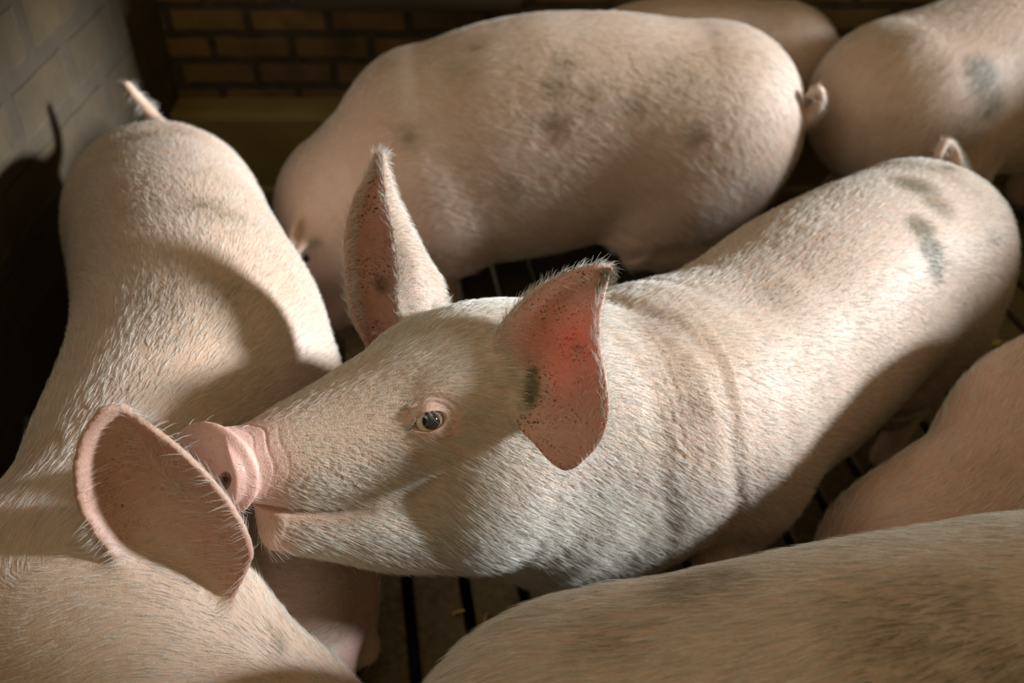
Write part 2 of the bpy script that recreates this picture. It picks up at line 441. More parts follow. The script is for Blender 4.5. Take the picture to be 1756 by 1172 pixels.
class Pig:
    def __init__(s, label, base, skin, hairm, h):
        s.root = bpy.data.objects.new('pig', None); COL.objects.link(s.root); s.root.location = base; s.root.empty_display_size = .1
        tag(s.root, label, 'pig', 'fattening pigs crowded in the pen')
        s.fd = Field(); s.skin = skin; s.hairm = hairm; s.h = h*FAST; s.sheets = []; s.fine = []
    def ear(s, rows, th=.0028, k=.012, world=False):
        sh = Sheet(rows if world else leaf(rows), th); s.sheets.append(sh); s.fd.add(sh, k); return sh
    def build(s):
        t0 = time.time()
        lo = np.min([f.lo for k, f, _ in s.fd.ops if k == 'u'], 0)-.02; hi = np.max([f.hi for k, f, _ in s.fd.ops if k == 'u'], 0)+.02
        lo[2] = max(lo[2], -.02)
        v, q = surface(s.fd, s.h, lo, hi)
        v = newton(s.fd, v, 1)
        ng = []
        for c, r in s.fine:
            res = refine(v, q, ((v-c)**2).sum(1) < r*r)
            if len(res) == 3:
                v, q, g = res
                ng = ng+g; s_ng = ng
        if s.fine: v = newton(s.fd, v, 2)
        s.v = v
        faces = [tuple(x) for x in q.tolist()]+ng if ng else q
        o = mesh_obj('body', v, faces, s.skin, s.root); s.body = o
        g = unit(s.fd.grad(v)); s.n = g
        n = len(v)
        s.at = {k: np.zeros(n) for k in ('pink', 'dirt_shade', 'ear', 'spot', 'wet', 'thin')}
        s.earmask = np.zeros(n)
        for sh in s.sheets:
            m = ((v > sh.lo-.005) & (v < sh.hi+.005)).all(1)
            ii = np.flatnonzero(m); D, I, sg = sh.near(v[ii])
            near = np.clip((.0065-D)/.003, 0, 1)
            sh.ii, sh.near_, sh.sg = ii, near, sg
            side = sh.inner if hasattr(sh, 'inner') else 1
            inn = near*(sg*side > 0)
            s.at['ear'][ii] = np.maximum(s.at['ear'][ii], inn*.85)
            s.at['thin'][ii] = np.maximum(s.at['thin'][ii], near)
            s.earmask[ii] = np.maximum(s.earmask[ii], near)
        print('pig mesh', n, round(time.time()-t0, 1))
    def finish(s):
        for k, a in s.at.items():
            at = s.body.data.attributes.new(k, 'FLOAT', 'POINT'); at.data.foreach_set('value', a.astype(np.float32))
    def hair(s, count, flow, length, lift=.35, rad=.00016, keep=None, name='bristle_coat', jit=.12, droop=.3, tone=None, seed=1, pts=4, clump=0.0):
        R = np.random.default_rng(seed)
        me = s.body.data
        me.calc_loop_triangles(); nt = len(me.loop_triangles)
        T = np.empty(nt*3, np.int32); me.loop_triangles.foreach_get('vertices', T); T = T.reshape(-1, 3)
        v, n = s.v, s.n
        ar = np.linalg.norm(np.cross(v[T[:, 1]]-v[T[:, 0]], v[T[:, 2]]-v[T[:, 0]]), axis=1)
        w = ar.copy()
        if keep is not None:
            w *= keep[T].mean(1)
        cs = np.cumsum(w); N_ = int(count*HAIR)
        ti = np.searchsorted(cs, R.random(N_)*cs[-1]); ti = np.clip(ti, 0, nt-1)
        a = R.random(N_); b = R.random(N_); fl = a+b > 1; a[fl] = 1-a[fl]; b[fl] = 1-b[fl]
        t = T[ti]; wts = np.stack([1-a-b, a, b], 1)
        p = (v[t]*wts[:, :, None]).sum(1); nn = unit((n[t]*wts[:, :, None]).sum(1))
        d = flow(p, nn)
        # smooth swirl from low-frequency noise plus per-hair jitter
        ph = np.sin(p@np.array([41., 17., 29.])+1.3)*.5+np.sin(p@np.array([-23., 37., 11.])+.4)*.5
        d = unit(d); side = np.cross(nn, d)
        d = d+side*(ph[:, None]*.08+R.normal(0, jit, (N_, 1)))
        d = unit(d-nn*(d*nn).sum(1, keepdims=True))
        Ln = length(p, t, wts) if callable(length) else np.full(N_, length)
        Ln = Ln*R.uniform(.65, 1.25, N_)
        lf = lift*R.uniform(.5, 1.6, N_)[:, None]
        q = np.empty((N_, pts, 3))
        for k in range(pts):
            x = k/(pts-1)
            q[:, k] = p-nn*.0008+(d*x+nn*lf*(x-.45*x*x)+V(0, 0, -1)*droop*x*x*.5)*Ln[:, None]
        cu = bpy.data.hair_curves.new(name); cu.add_curves([pts]*N_)
        cu.attributes['position'].data.foreach_set('vector', q.astype(np.float32).ravel()) if 'position' in cu.attributes else cu.attributes.new('position', 'FLOAT_VECTOR', 'POINT').data.foreach_set('vector', q.astype(np.float32).ravel())
        ra = cu.attributes.new('radius', 'FLOAT', 'POINT') if 'radius' not in cu.attributes else cu.attributes['radius']
        rr = np.tile(np.array([1, .9, .65, .15][:pts])*rad, (N_, 1))*R.uniform(.7, 1.2, (N_, 1))
        ra.data.foreach_set('value', rr.astype(np.float32).ravel())
        tn = R.uniform(.25, 1.0, N_)
        tn = np.clip(tn-1.0*(s.at['dirt_shade'][t]*wts).sum(1), 0, 1)
        if tone is not None: tn = np.clip(tn*tone(p), 0, 1)
        ta = cu.attributes.new('tone', 'FLOAT', 'CURVE'); ta.data.foreach_set('value', tn.astype(np.float32))
        cu.materials.append(s.hairm)
        o = bpy.data.objects.new(name, cu); COL.objects.link(o); o.parent = s.root
        o.matrix_parent_inverse = Matrix.Translation(-Vector(s.root.location)); tag(o, kind='stuff')
        return o

def flow_along(points):
    """coat direction: from head to tail along a polyline of points (head first), sinking slightly down the flanks"""
    c = catmull(points, 40); T = unit(np.gradient(c, axis=0))
    def fn(p, n):
        i = ((p[:, None]-c[None])**2).sum(-1).argmin(1)
        d = T[i]+V(0, 0, -.35)
        return d-n*(d*n).sum(1, keepdims=True)
    return fn

def hooves(pig, info, mat, s=1.0):
    for foot, key in info['feet']:
        f, l = info['f'], info['l']; parts = []
        for sd in (-1, 1):
            base = np.array([foot+l*sd*.013*s+f*(.012*s+.022*s*math.cos(a)-.004)+l*.0125*s*math.sin(a) for a in np.linspace(0, 2*math.pi, 12, endpoint=False)])
            top = np.array([foot+l*sd*.012*s+f*(.004*s+.016*s*math.cos(a))+l*.011*s*math.sin(a)+V(0, 0, .036*s) for a in np.linspace(0, 2*math.pi, 12, endpoint=False)])
            base[:, 2] = .001
            v = np.vstack([base, top]); n = 12
            fc = [(i, (i+1) % n, n+(i+1) % n, n+i) for i in range(n)]+[tuple(range(n-1, -1, -1)), tuple(range(n, 2*n))]
            parts.append((v, fc))
        v, fc = join_geo(parts); mesh_obj('hoof', v, fc, mat, pig.root)

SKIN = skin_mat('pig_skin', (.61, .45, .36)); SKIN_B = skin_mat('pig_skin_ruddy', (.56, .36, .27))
HAIRM = hair_mat('bristle_pale', (.95, .92, .85), (.22, .17, .095)); HOOF = plain_mat('hoof_horn', (.23, .17, .11), .5)


# ------------------------------------------------------------------ the pen: floor, walls, plinth
WALL_Y = 2.54; PL_Y = 2.44; PL_Z = .262
def brick_mat(name, cols, mortar, sx, row, msize, white=None, axes='XZ', yellow=None):
    m, nt, b = newmat(name); L = nt.links.new
    tc = N(nt, 'ShaderNodeTexCoord'); sp = N(nt, 'ShaderNodeSeparateXYZ'); L(tc.outputs['Object'], sp.inputs[0])
    cb = N(nt, 'ShaderNodeCombineXYZ'); L(sp.outputs[axes[0]], cb.inputs[0]); L(sp.outputs[axes[1]], cb.inputs[1])
    nz = N(nt, 'ShaderNodeTexNoise', i_Scale=14.0, i_Detail=3.0); L(tc.outputs['Object'], nz.inputs['Vector'])
    wob = N(nt, 'ShaderNodeVectorMath', operation='SCALE'); wob.inputs['Scale'].default_value = .014
    L(nz.outputs['Color'], wob.inputs[0])
    ad = N(nt, 'ShaderNodeVectorMath', operation='ADD'); L(cb.outputs[0], ad.inputs[0]); L(wob.outputs[0], ad.inputs[1])
    br = N(nt, 'ShaderNodeTexBrick', i_Scale=1.0, i_Mortar_Size=msize, i_Mortar_Smooth=.25, i_Brick_Width=sx, i_Row_Height=row, i_Bias=0.0)
    br.offset = .5; L(ad.outputs[0], br.inputs['Vector'])
    br.inputs['Color1'].default_value = (*cols[0], 1); br.inputs['Color2'].default_value = (*cols[1], 1); br.inputs['Mortar'].default_value = (*mortar, 1)
    n2 = N(nt, 'ShaderNodeTexNoise', i_Scale=6.0, i_Detail=6.0, i_Roughness=.65); L(tc.outputs['Object'], n2.inputs['Vector'])
    n3 = N(nt, 'ShaderNodeTexNoise', i_Scale=45.0, i_Detail=5.0); L(tc.outputs['Object'], n3.inputs['Vector'])
    c = mixc(nt, ramp(nt, n2.outputs['Fac'], [(.35, 0.0), (.65, .75)]), br.outputs['Color'], (.035, .024, .012))
    c = mixc(nt, ramp(nt, n3.outputs['Fac'], [(.4, 0.0), (.7, .35)]), c, (.16, .11, .04))
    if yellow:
        # bare yellow band, then bricks mixed darker close to the floor
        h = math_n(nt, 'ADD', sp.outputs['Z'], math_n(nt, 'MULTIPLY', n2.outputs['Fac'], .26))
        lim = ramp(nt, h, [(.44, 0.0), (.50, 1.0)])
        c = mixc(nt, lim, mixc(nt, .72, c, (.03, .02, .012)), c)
    if white:
        h = math_n(nt, 'ADD', sp.outputs['Z'], math_n(nt, 'MULTIPLY', n2.outputs['Fac'], .30))
        wv = ramp(nt, h, [(.50, 0.0), (.60, 1.0)])
        wc = mixc(nt, br.outputs['Fac'], white[0], white[1])
        wc = mixc(nt, ramp(nt, n3.outputs['Fac'], [(.45, 0.0), (.75, .45)]), wc, (.15, .12, .08))
        wc = mixc(nt, ramp(nt, n2.outputs['Fac'], [(.5, 0.0), (.8, .5)]), wc, (.14, .10, .05))
        c = mixc(nt, wv, c, wc)
    L(c, b.inputs['Base Color']); b.inputs['Roughness'].default_value = .62
    hgt = math_n(nt, 'ADD', math_n(nt, 'MULTIPLY', br.outputs['Fac'], .8 if white else -1.0), math_n(nt, 'MULTIPLY', n3.outputs['Fac'], .35))
    bp = N(nt, 'ShaderNodeBump', i_Strength=.7, i_Distance=.006); L(hgt, bp.inputs['Height']); L(bp.outputs['Normal'], b.inputs['Normal'])
    return m
BR_BACK = brick_mat('brown_brick', ((.30, .16, .05), (.17, .11, .045)), (.045, .035, .024), .215, .0745, .013)
BR_LEFT = brick_mat('flaking_whitewashed_brick', ((.24, .16, .06), (.15, .10, .04)), (.15, .11, .06), .275, .1350, .022,
                    white=((.46, .37, .24), (.80, .76, .68)), axes='YZ', yellow=True)
def wallbox(name, c, s, mat, rz=0.0, parts=None):
    v, f = join_geo(parts) if parts else box_geo((0, 0, 0), s)
    o = mesh_obj(name, v, f, mat, smooth=False); o.location = c; o.rotation_euler.z = rz; tag(o, kind='structure'); return o
wallbox('wall_back', (.70, WALL_Y+.10, 1.2), (3.60, .2, 2.8), BR_BACK)
wallbox('wall_left', (-.955-.10, 1.15, 1.2), (.2, 3.2, 2.8), BR_LEFT, rz=-.015)
# wall on the right with the window opening the daylight comes in by (outside the frame)
RX = 2.45; wy0, wy1, wz0, wz1 = .76, 2.36, .95, 1.72
PLASTER = plain_mat('dull_lime_plaster', (.42, .34, .22), .8)
rp = [box_geo((0, (-.4+wy0)/2, 1.2), (.2, wy0+.4, 2.8)), box_geo((0, (wy1+2.74)/2, 1.2), (.2, 2.74-wy1, 2.8)),
      box_geo((0, (wy0+wy1)/2, (wz0-.2)/2), (.2, wy1-wy0, wz0+.2)), box_geo((0, (wy0+wy1)/2, (wz1+2.6)/2), (.2, wy1-wy0, 2.6-wz1))]
wallbox('wall_right', (RX+.1, 0, 0), None, PLASTER, parts=rp)
WOOD = plain_mat('weathered_paint', (.5, .45, .35), .6)
fr = [box_geo((RX+.1, (wy0+wy1)/2, wz0+.02), (.08, wy1-wy0, .04)), box_geo((RX+.1, (wy0+wy1)/2, wz1-.02), (.08, wy1-wy0, .04)),
      box_geo((RX+.1, wy0+.02, (wz0+wz1)/2), (.08, .04, wz1-wz0-.08)), box_geo((RX+.1, wy1-.02, (wz0+wz1)/2), (.08, .04, wz1-wz0-.08))]
v, f = join_geo(fr); tag(mesh_obj('window_1', v, f, WOOD, smooth=False), kind='structure')

# floor: concrete slats over a dark slurry pit
fm, nt, b = newmat('dirty_concrete'); L = nt.links.new
tc = N(nt, 'ShaderNodeTexCoord'); n1 = N(nt, 'ShaderNodeTexNoise', i_Scale=7.0, i_Detail=6.0, i_Roughness=.7); L(tc.outputs['Object'], n1.inputs['Vector'])
n2 = N(nt, 'ShaderNodeTexNoise', i_Scale=70.0, i_Detail=5.0); L(tc.outputs['Object'], n2.inputs['Vector'])
c = mixc(nt, ramp(nt, n1.outputs['Fac'], [(.3, 0.0), (.7, 1.0)]), (.060, .042, .020), (.17, .125, .06))
c = mixc(nt, ramp(nt, n2.outputs['Fac'], [(.4, 0.0), (.75, .6)]), c, (.25, .19, .09))
L(c, b.inputs['Base Color']); b.inputs['Roughness'].default_value = .55
bp = N(nt, 'ShaderNodeBump', i_Strength=.6, i_Distance=.004); L(n2.outputs['Fac'], bp.inputs['Height']); L(bp.outputs['Normal'], b.inputs['Normal'])
th = math.radians(7.9); dv = V(-math.sin(th), math.cos(th), 0); pv = V(math.cos(th), math.sin(th), 0)
g1 = PZ(661, 1085, 0); pitch, gap = .1025, .019
off = np.dot(g1, pv)+gap/2
parts = []
for k in range(-14, 32):
    a = off+k*pitch; wdt = pitch-gap
    mid = pv*(a+wdt/2)+dv*1.0
    prof = [(-wdt/2+.006, -.085), (wdt/2-.006, -.085), (wdt/2, -.004), (wdt/2-.004, 0), (-wdt/2+.004, 0), (-wdt/2, -.004)]
    vs = [mid+pv*x+V(0, 0, z)+dv*e for e in (-2.4, 2.4) for x, z in prof]
    n = 6; fc = [(i, n+i, n+(i+1) % n, (i+1) % n) for i in range(n)]+[tuple(range(n)), tuple(range(2*n-1, n-1, -1))]
    parts.append((np.array(vs), fc))
v, f = join_geo(parts)
keep = v.copy(); keep[:, 1] = np.minimum(keep[:, 1], WALL_Y+.1); 
tag(mesh_obj('floor', keep, f, fm, smooth=False), kind='structure')
PIT = plain_mat('slurry', (.006, .005, .004), .25)
v, f = box_geo((.7, 1.5, -.5), (9, 9, .06)); tag(mesh_obj('floor_pit', v, f, PIT, smooth=False), kind='structure')

# smooth concrete plinth along the back wall
pm, nt, b = newmat('yellowed_concrete'); L = nt.links.new
tc = N(nt, 'ShaderNodeTexCoord'); n1 = N(nt, 'ShaderNodeTexNoise', i_Scale=5.0, i_Detail=5.0); L(tc.outputs['Object'], n1.inputs['Vector'])
c = mixc(nt, ramp(nt, n1.outputs['Fac'], [(.3, 0.0), (.7, 1.0)]), (.20, .145, .045), (.34, .26, .10)); L(c, b.inputs['Base Color']); b.inputs['Roughness'].default_value = .5
xs = (-.96, 2.45); r = .02
prof = [(WALL_Y+.02, 0), (PL_Y-.012, 0), (PL_Y-.012, .030), (PL_Y, .040), (PL_Y, PL_Z-.02), (PL_Y+.006, PL_Z-.006), (PL_Y+.02, PL_Z), (WALL_Y+.02, PL_Z+.004)]
vs = [V(x, y, z) for x in xs for y, z in prof]; n = len(prof)
fc = [(i, (i+1) % n, n+(i+1) % n, n+i) for i in range(n)]+[tuple(range(n-1, -1, -1)), tuple(range(n, 2*n))]
tag(mesh_obj('trim_1', np.array(vs), fc, pm, smooth=False), kind='structure')

# long metal feeding trough fixed high on the back wall; only its rolled underside hangs into the picture
TM = plain_mat('galvanised_sheet', (.20, .19, .15), .42, .6)
tx0, tx1 = -.52, .02; cy = WALL_Y-.115; zb = .553
prof = []
for a in np.linspace(math.pi*.98, math.pi*2.02, 15): prof.append((cy+.115*math.cos(a), zb+.13+.13*math.sin(a)))
outer = prof; inner = [(cy+(y-cy)*.95, z+.006) for y, z in prof][::-1]
ring = outer+inner; n = len(ring); vs = [V(x, y, z) for x in (tx0, tx1) for y, z in ring]
fc = [(i, n+i, n+(i+1) % n, (i+1) % n) for i in range(n)]
tr_root = bpy.data.objects.new('feeding_trough', None); COL.objects.link(tr_root); tr_root.location = ((tx0+tx1)/2, cy, zb)
tag(tr_root, 'dark metal feeding trough running along the top of the brown brick wall', 'trough')
mesh_obj('basin', np.array(vs), fc, TM, tr_root, smooth=True)
for x in (tx0, tx1):
    vs = [V(x+dx, y, z) for dx in (-.004, .004) for y, z in outer]; n = len(outer)
    fc = [tuple(range(n)), tuple(range(2*n-1, n-1, -1))]+[(i, n+i, n+(i+1) % n, (i+1) % n) for i in range(n)]
    mesh_obj('end_plate', np.array(vs), fc, TM, tr_root, smooth=False)
rm = []
yy, zz = outer[0]
v, f = box_geo(((tx0+tx1)/2, yy, zz+.004), (tx1-tx0, .012, .014)); mesh_obj('rim', v, f, TM, tr_root, smooth=False)

# ------------------------------------------------------------------ pig A: the one looking up, in the middle

ONLY, NOHAIR = 'ABCDEFG', False
if 'A' in ONLY:
    A = Pig('pale pig with raised head and upright pink ears, looking up at the lens', (.45, 1.25, 0), SKIN, HAIRM, .0032)
    hip, sho = V(.718, 1.49, .395), V(.295, 1.10, .40)
    tail = [(V(.85, 1.61, .47), .024), (V(.875, 1.68, .485), .015), (V(.865, 1.71, .52), .012), (V(.84, 1.70, .54), .010), (V(.825, 1.68, .525), .008)]
    iA = pig_body(A.fd, hip, sho, 1.0, wide=1.08, deep=1.11, legs=dict(hl=V(.745, 1.365, 0), hr=V(.70, 1.62, 0), fl=V(.33, .99, 0), fr=V(.19, 1.16, 0)), tail=tail)
    O = P(752, 690, 1.195); hf = unit(P(366, 768, 1.075)-P(752, 690, 1.21)); hu = unit(V(-.10, .10, 1.0))
    hA = head_field(A.fd, O, hf, hu, 1.15)
    H = hA['H']
    # neck from shoulders to the back of the skull
    nk = [(*(sho+V(.03, .03, .0)), .170, .19, .215), (*(sho*.66+H(-.14, 0, -.05)*.34+V(0, 0, .01)), .180, .175, .285), (*(sho*.33+H(-.12, 0, -.05)*.67+V(0, 0, .0)), .162, .15, .305), (*H(-.08, 0, -.045), .125, .125, .215)]
    A.fd.add(Sweep(nk, n=2.1), .045)
    snout_disc(A.fd, hA, .25, .75, .051)
    A.hA = hA
    # ears
    e1 = A.ear([[(900, 700, 1.120), (908, 742, 1.108), (938, 782, 1.100), (962, 801, 1.100), (975, 803, 1.102), (990, 796, 1.098)],
                [(886, 692, 1.112), (897, 735, 1.104), (935, 752, 1.100), (985, 760, 1.092), (1012, 768, 1.080), (1024, 760, 1.074)],
                [(878, 668, 1.117), (905, 690, 1.120), (945, 700, 1.113), (995, 705, 1.090), (1028, 712, 1.068), (1041, 712, 1.058)],
                [(862, 630, 1.117), (900, 650, 1.120), (945, 650, 1.118), (995, 650, 1.095), (1025, 652, 1.068), (1038, 655, 1.056)],
                [(850, 590, 1.122), (893, 600, 1.118), (945, 600, 1.125), (990, 600, 1.108), (1015, 600, 1.088), (1028, 600, 1.072)],
                [(868, 548, 1.135), (900, 553, 1.118), (945, 555, 1.130), (985, 552, 1.122), (1012, 548, 1.105), (1027, 545, 1.092)],
                [(918, 500, 1.140), (942, 506, 1.125), (970, 510, 1.130), (998, 508, 1.128), (1020, 505, 1.118), (1036, 500, 1.108)],
                [(985, 466, 1.125), (996, 470, 1.120), (1008, 474, 1.122), (1022, 475, 1.122), (1034, 474, 1.120), (1045, 471, 1.118)],
                [(1030, 455, 1.115), (1034, 457, 1.115), (1038, 458, 1.116), (1042, 459, 1.116), (1046, 460, 1.116), (1050, 461, 1.116)]], .0027, .016)
    e2 = A.ear([[(640, 610, 1.27), (655, 610, 1.29), (700, 570, 1.29), (760, 530, 1.275), (740, 540, 1.25), (700, 575, 1.235)],
                [(601, 530, 1.255), (628, 535, 1.285), (680, 520, 1.30), (757, 488, 1.28), (725, 500, 1.24), (683, 520, 1.225)],
                [(594, 460, 1.265), (620, 465, 1.29), (670, 455, 1.305), (728, 440, 1.28), (712, 455, 1.245), (684, 470, 1.235)],
                [(594, 400, 1.275), (620, 402, 1.295), (655, 395, 1.305), (697, 380, 1.285), (690, 395, 1.26), (676, 410, 1.25)],
                [(607, 345, 1.285), (625, 345, 1.30), (650, 340, 1.305), (675, 330, 1.29), (672, 340, 1.275), (664, 350, 1.265)],
                [(630, 300, 1.295), (640, 300, 1.305), (652, 297, 1.305), (664, 292, 1.295), (663, 298, 1.285), (658, 304, 1.28)],
                [(644, 265, 1.30), (648, 263, 1.302), (652, 262, 1.302), (656, 262, 1.30), (657, 264, 1.295), (655, 266, 1.293)]], .0027, .014)
    # eye
    pe = A.fd.hit(737, 722); ge = unit(A.fd.grad(pe[None])[0]); ER = .0168
    tocam = unit(CAM-pe); en = unit(ge*.65+tocam*.35)
    ce = pe-en*.0075
    ex = unit(hA['f']-en*np.dot(hA['f'], en)); ey = unit(np.cross(en, ex)); ey = ey if ey[2] > 0 else -ey
    A.fd.add(Ell(ce-en*.001, (ER*1.32,)*3), .010)
    A.fd.add(Ell(ce+ey*.0185+en*.005, (.024, .0032, .004), (unit(ex-ey*.1), ey, en)), .006)
    A.fd.add(Ell(ce-ey*.0185+en*.004, (.022, .004, .005), (unit(ex+ey*.1), ey, en)), .007)
    # lid opening: almond
    A.fd.sub(Ell(ce+en*.018+ex*.002, (.0225, .0112, .020), (unit(ex-ey*.12), unit(ey+ex*.12), en)), .0015)
    A.fd.sub(Ell(ce+en*.010+ex*.0235-ey*.005, (.007, .0024, .009), (unit(ex-ey*.45), unit(ey+ex*.45), en)), .001)
    A.fd.sub(Ell(ce, (ER+.0004,)*3), .001)
    # mouth slit
    def mouth(p, d):
        q = (p-O)/1.15
        a = q@hA['f']; c = q@hA['u']; line = -.066-.010*np.sin((a-.05)*20)-(a < .06)*(.06-a)*.15
        return .006*np.exp(-((c-line)/.0035)**2)*np.clip((a-.095)/.02, 0, 1)*np.clip((.235-a)/.02, 0, 1)
    A.fd.warp(mouth, H(.14, 0, -.07), .16)
    def wrinkle(p, d):
        q = (p-O)/1.15
        a = q@hA['f']; b = q@hA['l']; c = q@hA['u']
        w = np.exp(-((a-.196)/.018)**2)
        ph = a*2*np.pi/.0125+2.6*np.sin(b*48+c*30)+1.6*np.sin(c*95+b*40)+1.0*np.sin(b*170)
        fold = np.clip(np.sin(ph), 0, 1)**3*(.35+.65*np.clip((c+.03)/.03, 0, 1))
        return .0008*w*fold*np.clip((c+.07)/.03, 0, 1)
    A.fd.warp(wrinkle, H(.19, 0, -.02), .09)
    def lids(p, d):
        q = p-ce; r = np.sqrt((q*q).sum(1)); a = q@ex; c = q@ey
        r2 = np.sqrt((a*.8)**2+(c*1.0)**2); up = np.clip(c/.012, 0, 1)
        return .0016*np.exp(-((r2-.0215)/.0013)**2)*up+.0012*np.exp(-((r2-.028)/.002)**2)*up+.0008*np.exp(-((r2-.024)/.0015)**2)*np.clip(-c/.012, 0, 1)
    A.fd.warp(lids, ce, .05)
    def folds(p, d):
        q = p-sho; a = q@unit(V(-.774, -.633, 0)); l = q@unit(V(.633, -.774, 0)); z = p[:, 2]
        ph = a*60+np.sin(z*22)*.8+np.sin(l*15)
        return .003*np.exp(-((a-.13)/.12)**2)*np.clip(np.sin(ph), 0, 1)**2*np.clip((z-.25)/.1, 0, 1)
    A.fd.warp(folds, sho+V(-.1, -.08, 0), .38)
    cn = P(909, 666, 1.108)
    A.fd.sub(Ell(cn, (.0055, .012, .019), (V(1, 0, .15), unit(ray(916, 665)), unit(V(-.15, .5, .8)))), .004)
    A.fine = [(H(.13, 0, -.03), .15), (ce, .07), (hA['disc'], .075), (ce, .042)]
    A.build()
    hn = unit(np.cross(hA['f'], V(0, 0, 1)))
    # attributes
    v = A.v; q = (v-O)/1.15; a, b_, c = q@hA['f'], q@hA['l'], q@hA['u']
    A.at['pink'] = np.clip((a-.165)/.03, 0, 1)*(np.linalg.norm(q, axis=1) < .32)*np.clip((c+.085)/.02, .25, 1)
    A.at['pink'] = np.maximum(A.at['pink'], blob(v, ce, (.045,)*3, .6)*.7)
    A.at['wet'] = np.clip((a-.215)/.012, 0, 1)*(np.linalg.norm(q, axis=1) < .32)
    A.at['thin'] *= .42+.75*blob(v, P(965, 585, 1.115), (.085,)*3, .9)
    A.at['thin'] *= np.where(v[:, 0] < .0, np.where(v[:, 1] > .93, .9, 1.0), 1.0)*(1-blob(v, cn, (.03,)*3, .5))
    sp = A.at['ear']*.8
    A.at['spot'] = sp
    D = A.at['dirt_shade']
    def dpx(px, py, r, k=1.0, fd=A.fd):
        h = fd.hit(px, py)
        if h is not None: np.maximum(D, blob(v, h, (r,)*3, .8)*k, out=D)
    for x, y, r, k in ((1580, 395, .040, 1.7), (1598, 430, .042, 1.7), (1605, 460, .035, 1.5), (1570, 320, .055, 1.0), (1605, 350, .045, .9), (1480, 275, .02, .9), (1625, 290, .02, .9), (1700, 410, .025, .5), (1330, 510, .05, .35), (1030, 490, .016, 1.2),
                       (1040, 475, .014, 1.5), (655, 490, .018, 1.1), (914, 640, .010, 1.6), (912, 655, .013, 2.2), (910, 670, .014, 2.2), (907, 688, .012, 2.0), (700, 780, .012, .4), (1190, 690, .03, .3), (1110, 560, .05, .2), (372, 702, .014, .5), (398, 712, .01, .4), (385, 821, .009, 2.0)):  # ear canal and nostril spots: recess shade painted in, over the canal's dirt
        dpx(x, y, r, k)
    A.finish()
    # eyeball with dark iris
    em, nt, b = newmat('eye_surface'); L = nt.links.new
    at = N(nt, 'ShaderNodeAttribute', attribute_name='iris')
    c_ = ramp(nt, at.outputs['Fac'], [(0.0, (.72, .62, .47)), (.30, (.62, .50, .34)), (.36, (.012, .010, .010)), (.62, (.03, .024, .02)), (.70, (.004, .004, .005)), (1.0, (.004, .004, .005))])
    L(c_, b.inputs['Base Color']); b.inputs['Roughness'].default_value = .06; b.inputs['Coat Weight'].default_value = 1.0; b.inputs['Coat Roughness'].default_value = .02
    look = unit(tocam*.75+en*.35-ex*.14-ey*.06)
    th_ = np.linspace(0, math.pi, 49); ph_ = np.linspace(0, 2*math.pi, 64, endpoint=False)
    lx = unit(np.cross(look, V(0, 0, 1))); ly = np.cross(look, lx); vs = []; ir = []
    for t_ in th_:
        for p_ in ph_:
            rr = ER*(1+.05*math.exp(-(t_/.42)**4)); vs.append(ce+rr*(look*math.cos(t_)+math.sin(t_)*(lx*math.cos(p_)+ly*math.sin(p_)))); ir.append(max(0, 1-t_/.98))
    fc = np.array([(i*64+j, i*64+(j+1) % 64, (i+1)*64+(j+1) % 64, (i+1)*64+j) for i in range(48) for j in range(64)])
    eo = mesh_obj('eye', vs, fc, em, A.root); atr = eo.data.attributes.new('iris', 'FLOAT', 'POINT'); atr.data.foreach_set('value', np.array(ir, np.float32)); tag(eo, 'dark brown eye with pale rim')
    if not NOHAIR:
        fl = flow_along([H(.25, 0, 0), H(.1, 0, 0), H(-.05, 0, 0), H(-.18, 0, -.02), sho+V(0, 0, .05), hip, hip+V(.2, .17, -.08)])
        qn = np.linalg.norm(q, axis=1); hd_ = (qn < .36)
        keep = np.ones(len(v)); keep *= 1-np.clip((a-.16)/.04, 0, 1)*hd_*.93; keep *= 1-blob(v, ce, (.036,)*3, .5)*.97
        keep *= 1-A.at['ear']*.9; keep *= np.clip((v[:, 2]-.1)/.1, .15, 1)
        face = np.clip((.30-qn)/.12, 0, 1); keep *= 1+1.6*face
        keep0 = keep
        def ln(p, t, w):
            qq = (p-O)/1.15; aa = qq@hA['f']; cc = qq@hA['u']; r_ = np.linalg.norm(qq, axis=1)
            L_ = .021-.004*np.clip((.26-r_)/.14, 0, 1)-.007*np.clip((aa-.05)/.08, 0, 1)*(r_ < .34)
            L_ = L_+.007*np.clip((-cc-.05)/.05, 0, 1)*(r_ < .34)
            return L_*(1-.35*(A.earmask[t]*w).sum(1))
        A.hair(220000, fl, ln, rad=.00018, lift=.30, keep=keep, seed=3)
        # fringe along the ear edges, chin whiskers and eyelashes
        rim = np.zeros(len(v))
        for sh in A.sheets:
            sg = sh.sg; D_, I_, _ = sh.near(v[sh.ii]); g = sh.g; col = I_ % (sh.m-1); row = I_//(sh.m-1)
            ed = (col <= 1) | (col >= sh.m-3) | (row >= g.shape[0]-3) | (row <= 1); rim[sh.ii] = np.maximum(rim[sh.ii], sh.near_*ed)
        def out(p, n):
            return n*.5+V(-.1, 0, .35)
        A.hair(5000, lambda p, n: fl(p, n)*.4+V(0, 0, .3), .013, lift=.9, keep=rim*(v[:, 2] > .62), name='ear_fringe', seed=5, jit=.4, droop=.1)
        chin = blob(v, H(.11, .0, -.11), (.085, .06, .03), .4)*(c < -.085)
        A.hair(90, lambda p, n: fl(p, n)+V(0, 0, -1.2), .042, lift=.9, keep=chin, name='chin_whiskers', seed=6, jit=.3, rad=.00022, droop=.5)
        lash = np.exp(-((np.sqrt(((v-ce-en*.01)@ex)**2*.35+((v-ce-en*.01)@ey)**2)-.0105)/.0018)**2)*(((v-ce)@ey) > .004)*(np.linalg.norm(v-ce, axis=1) < .03)
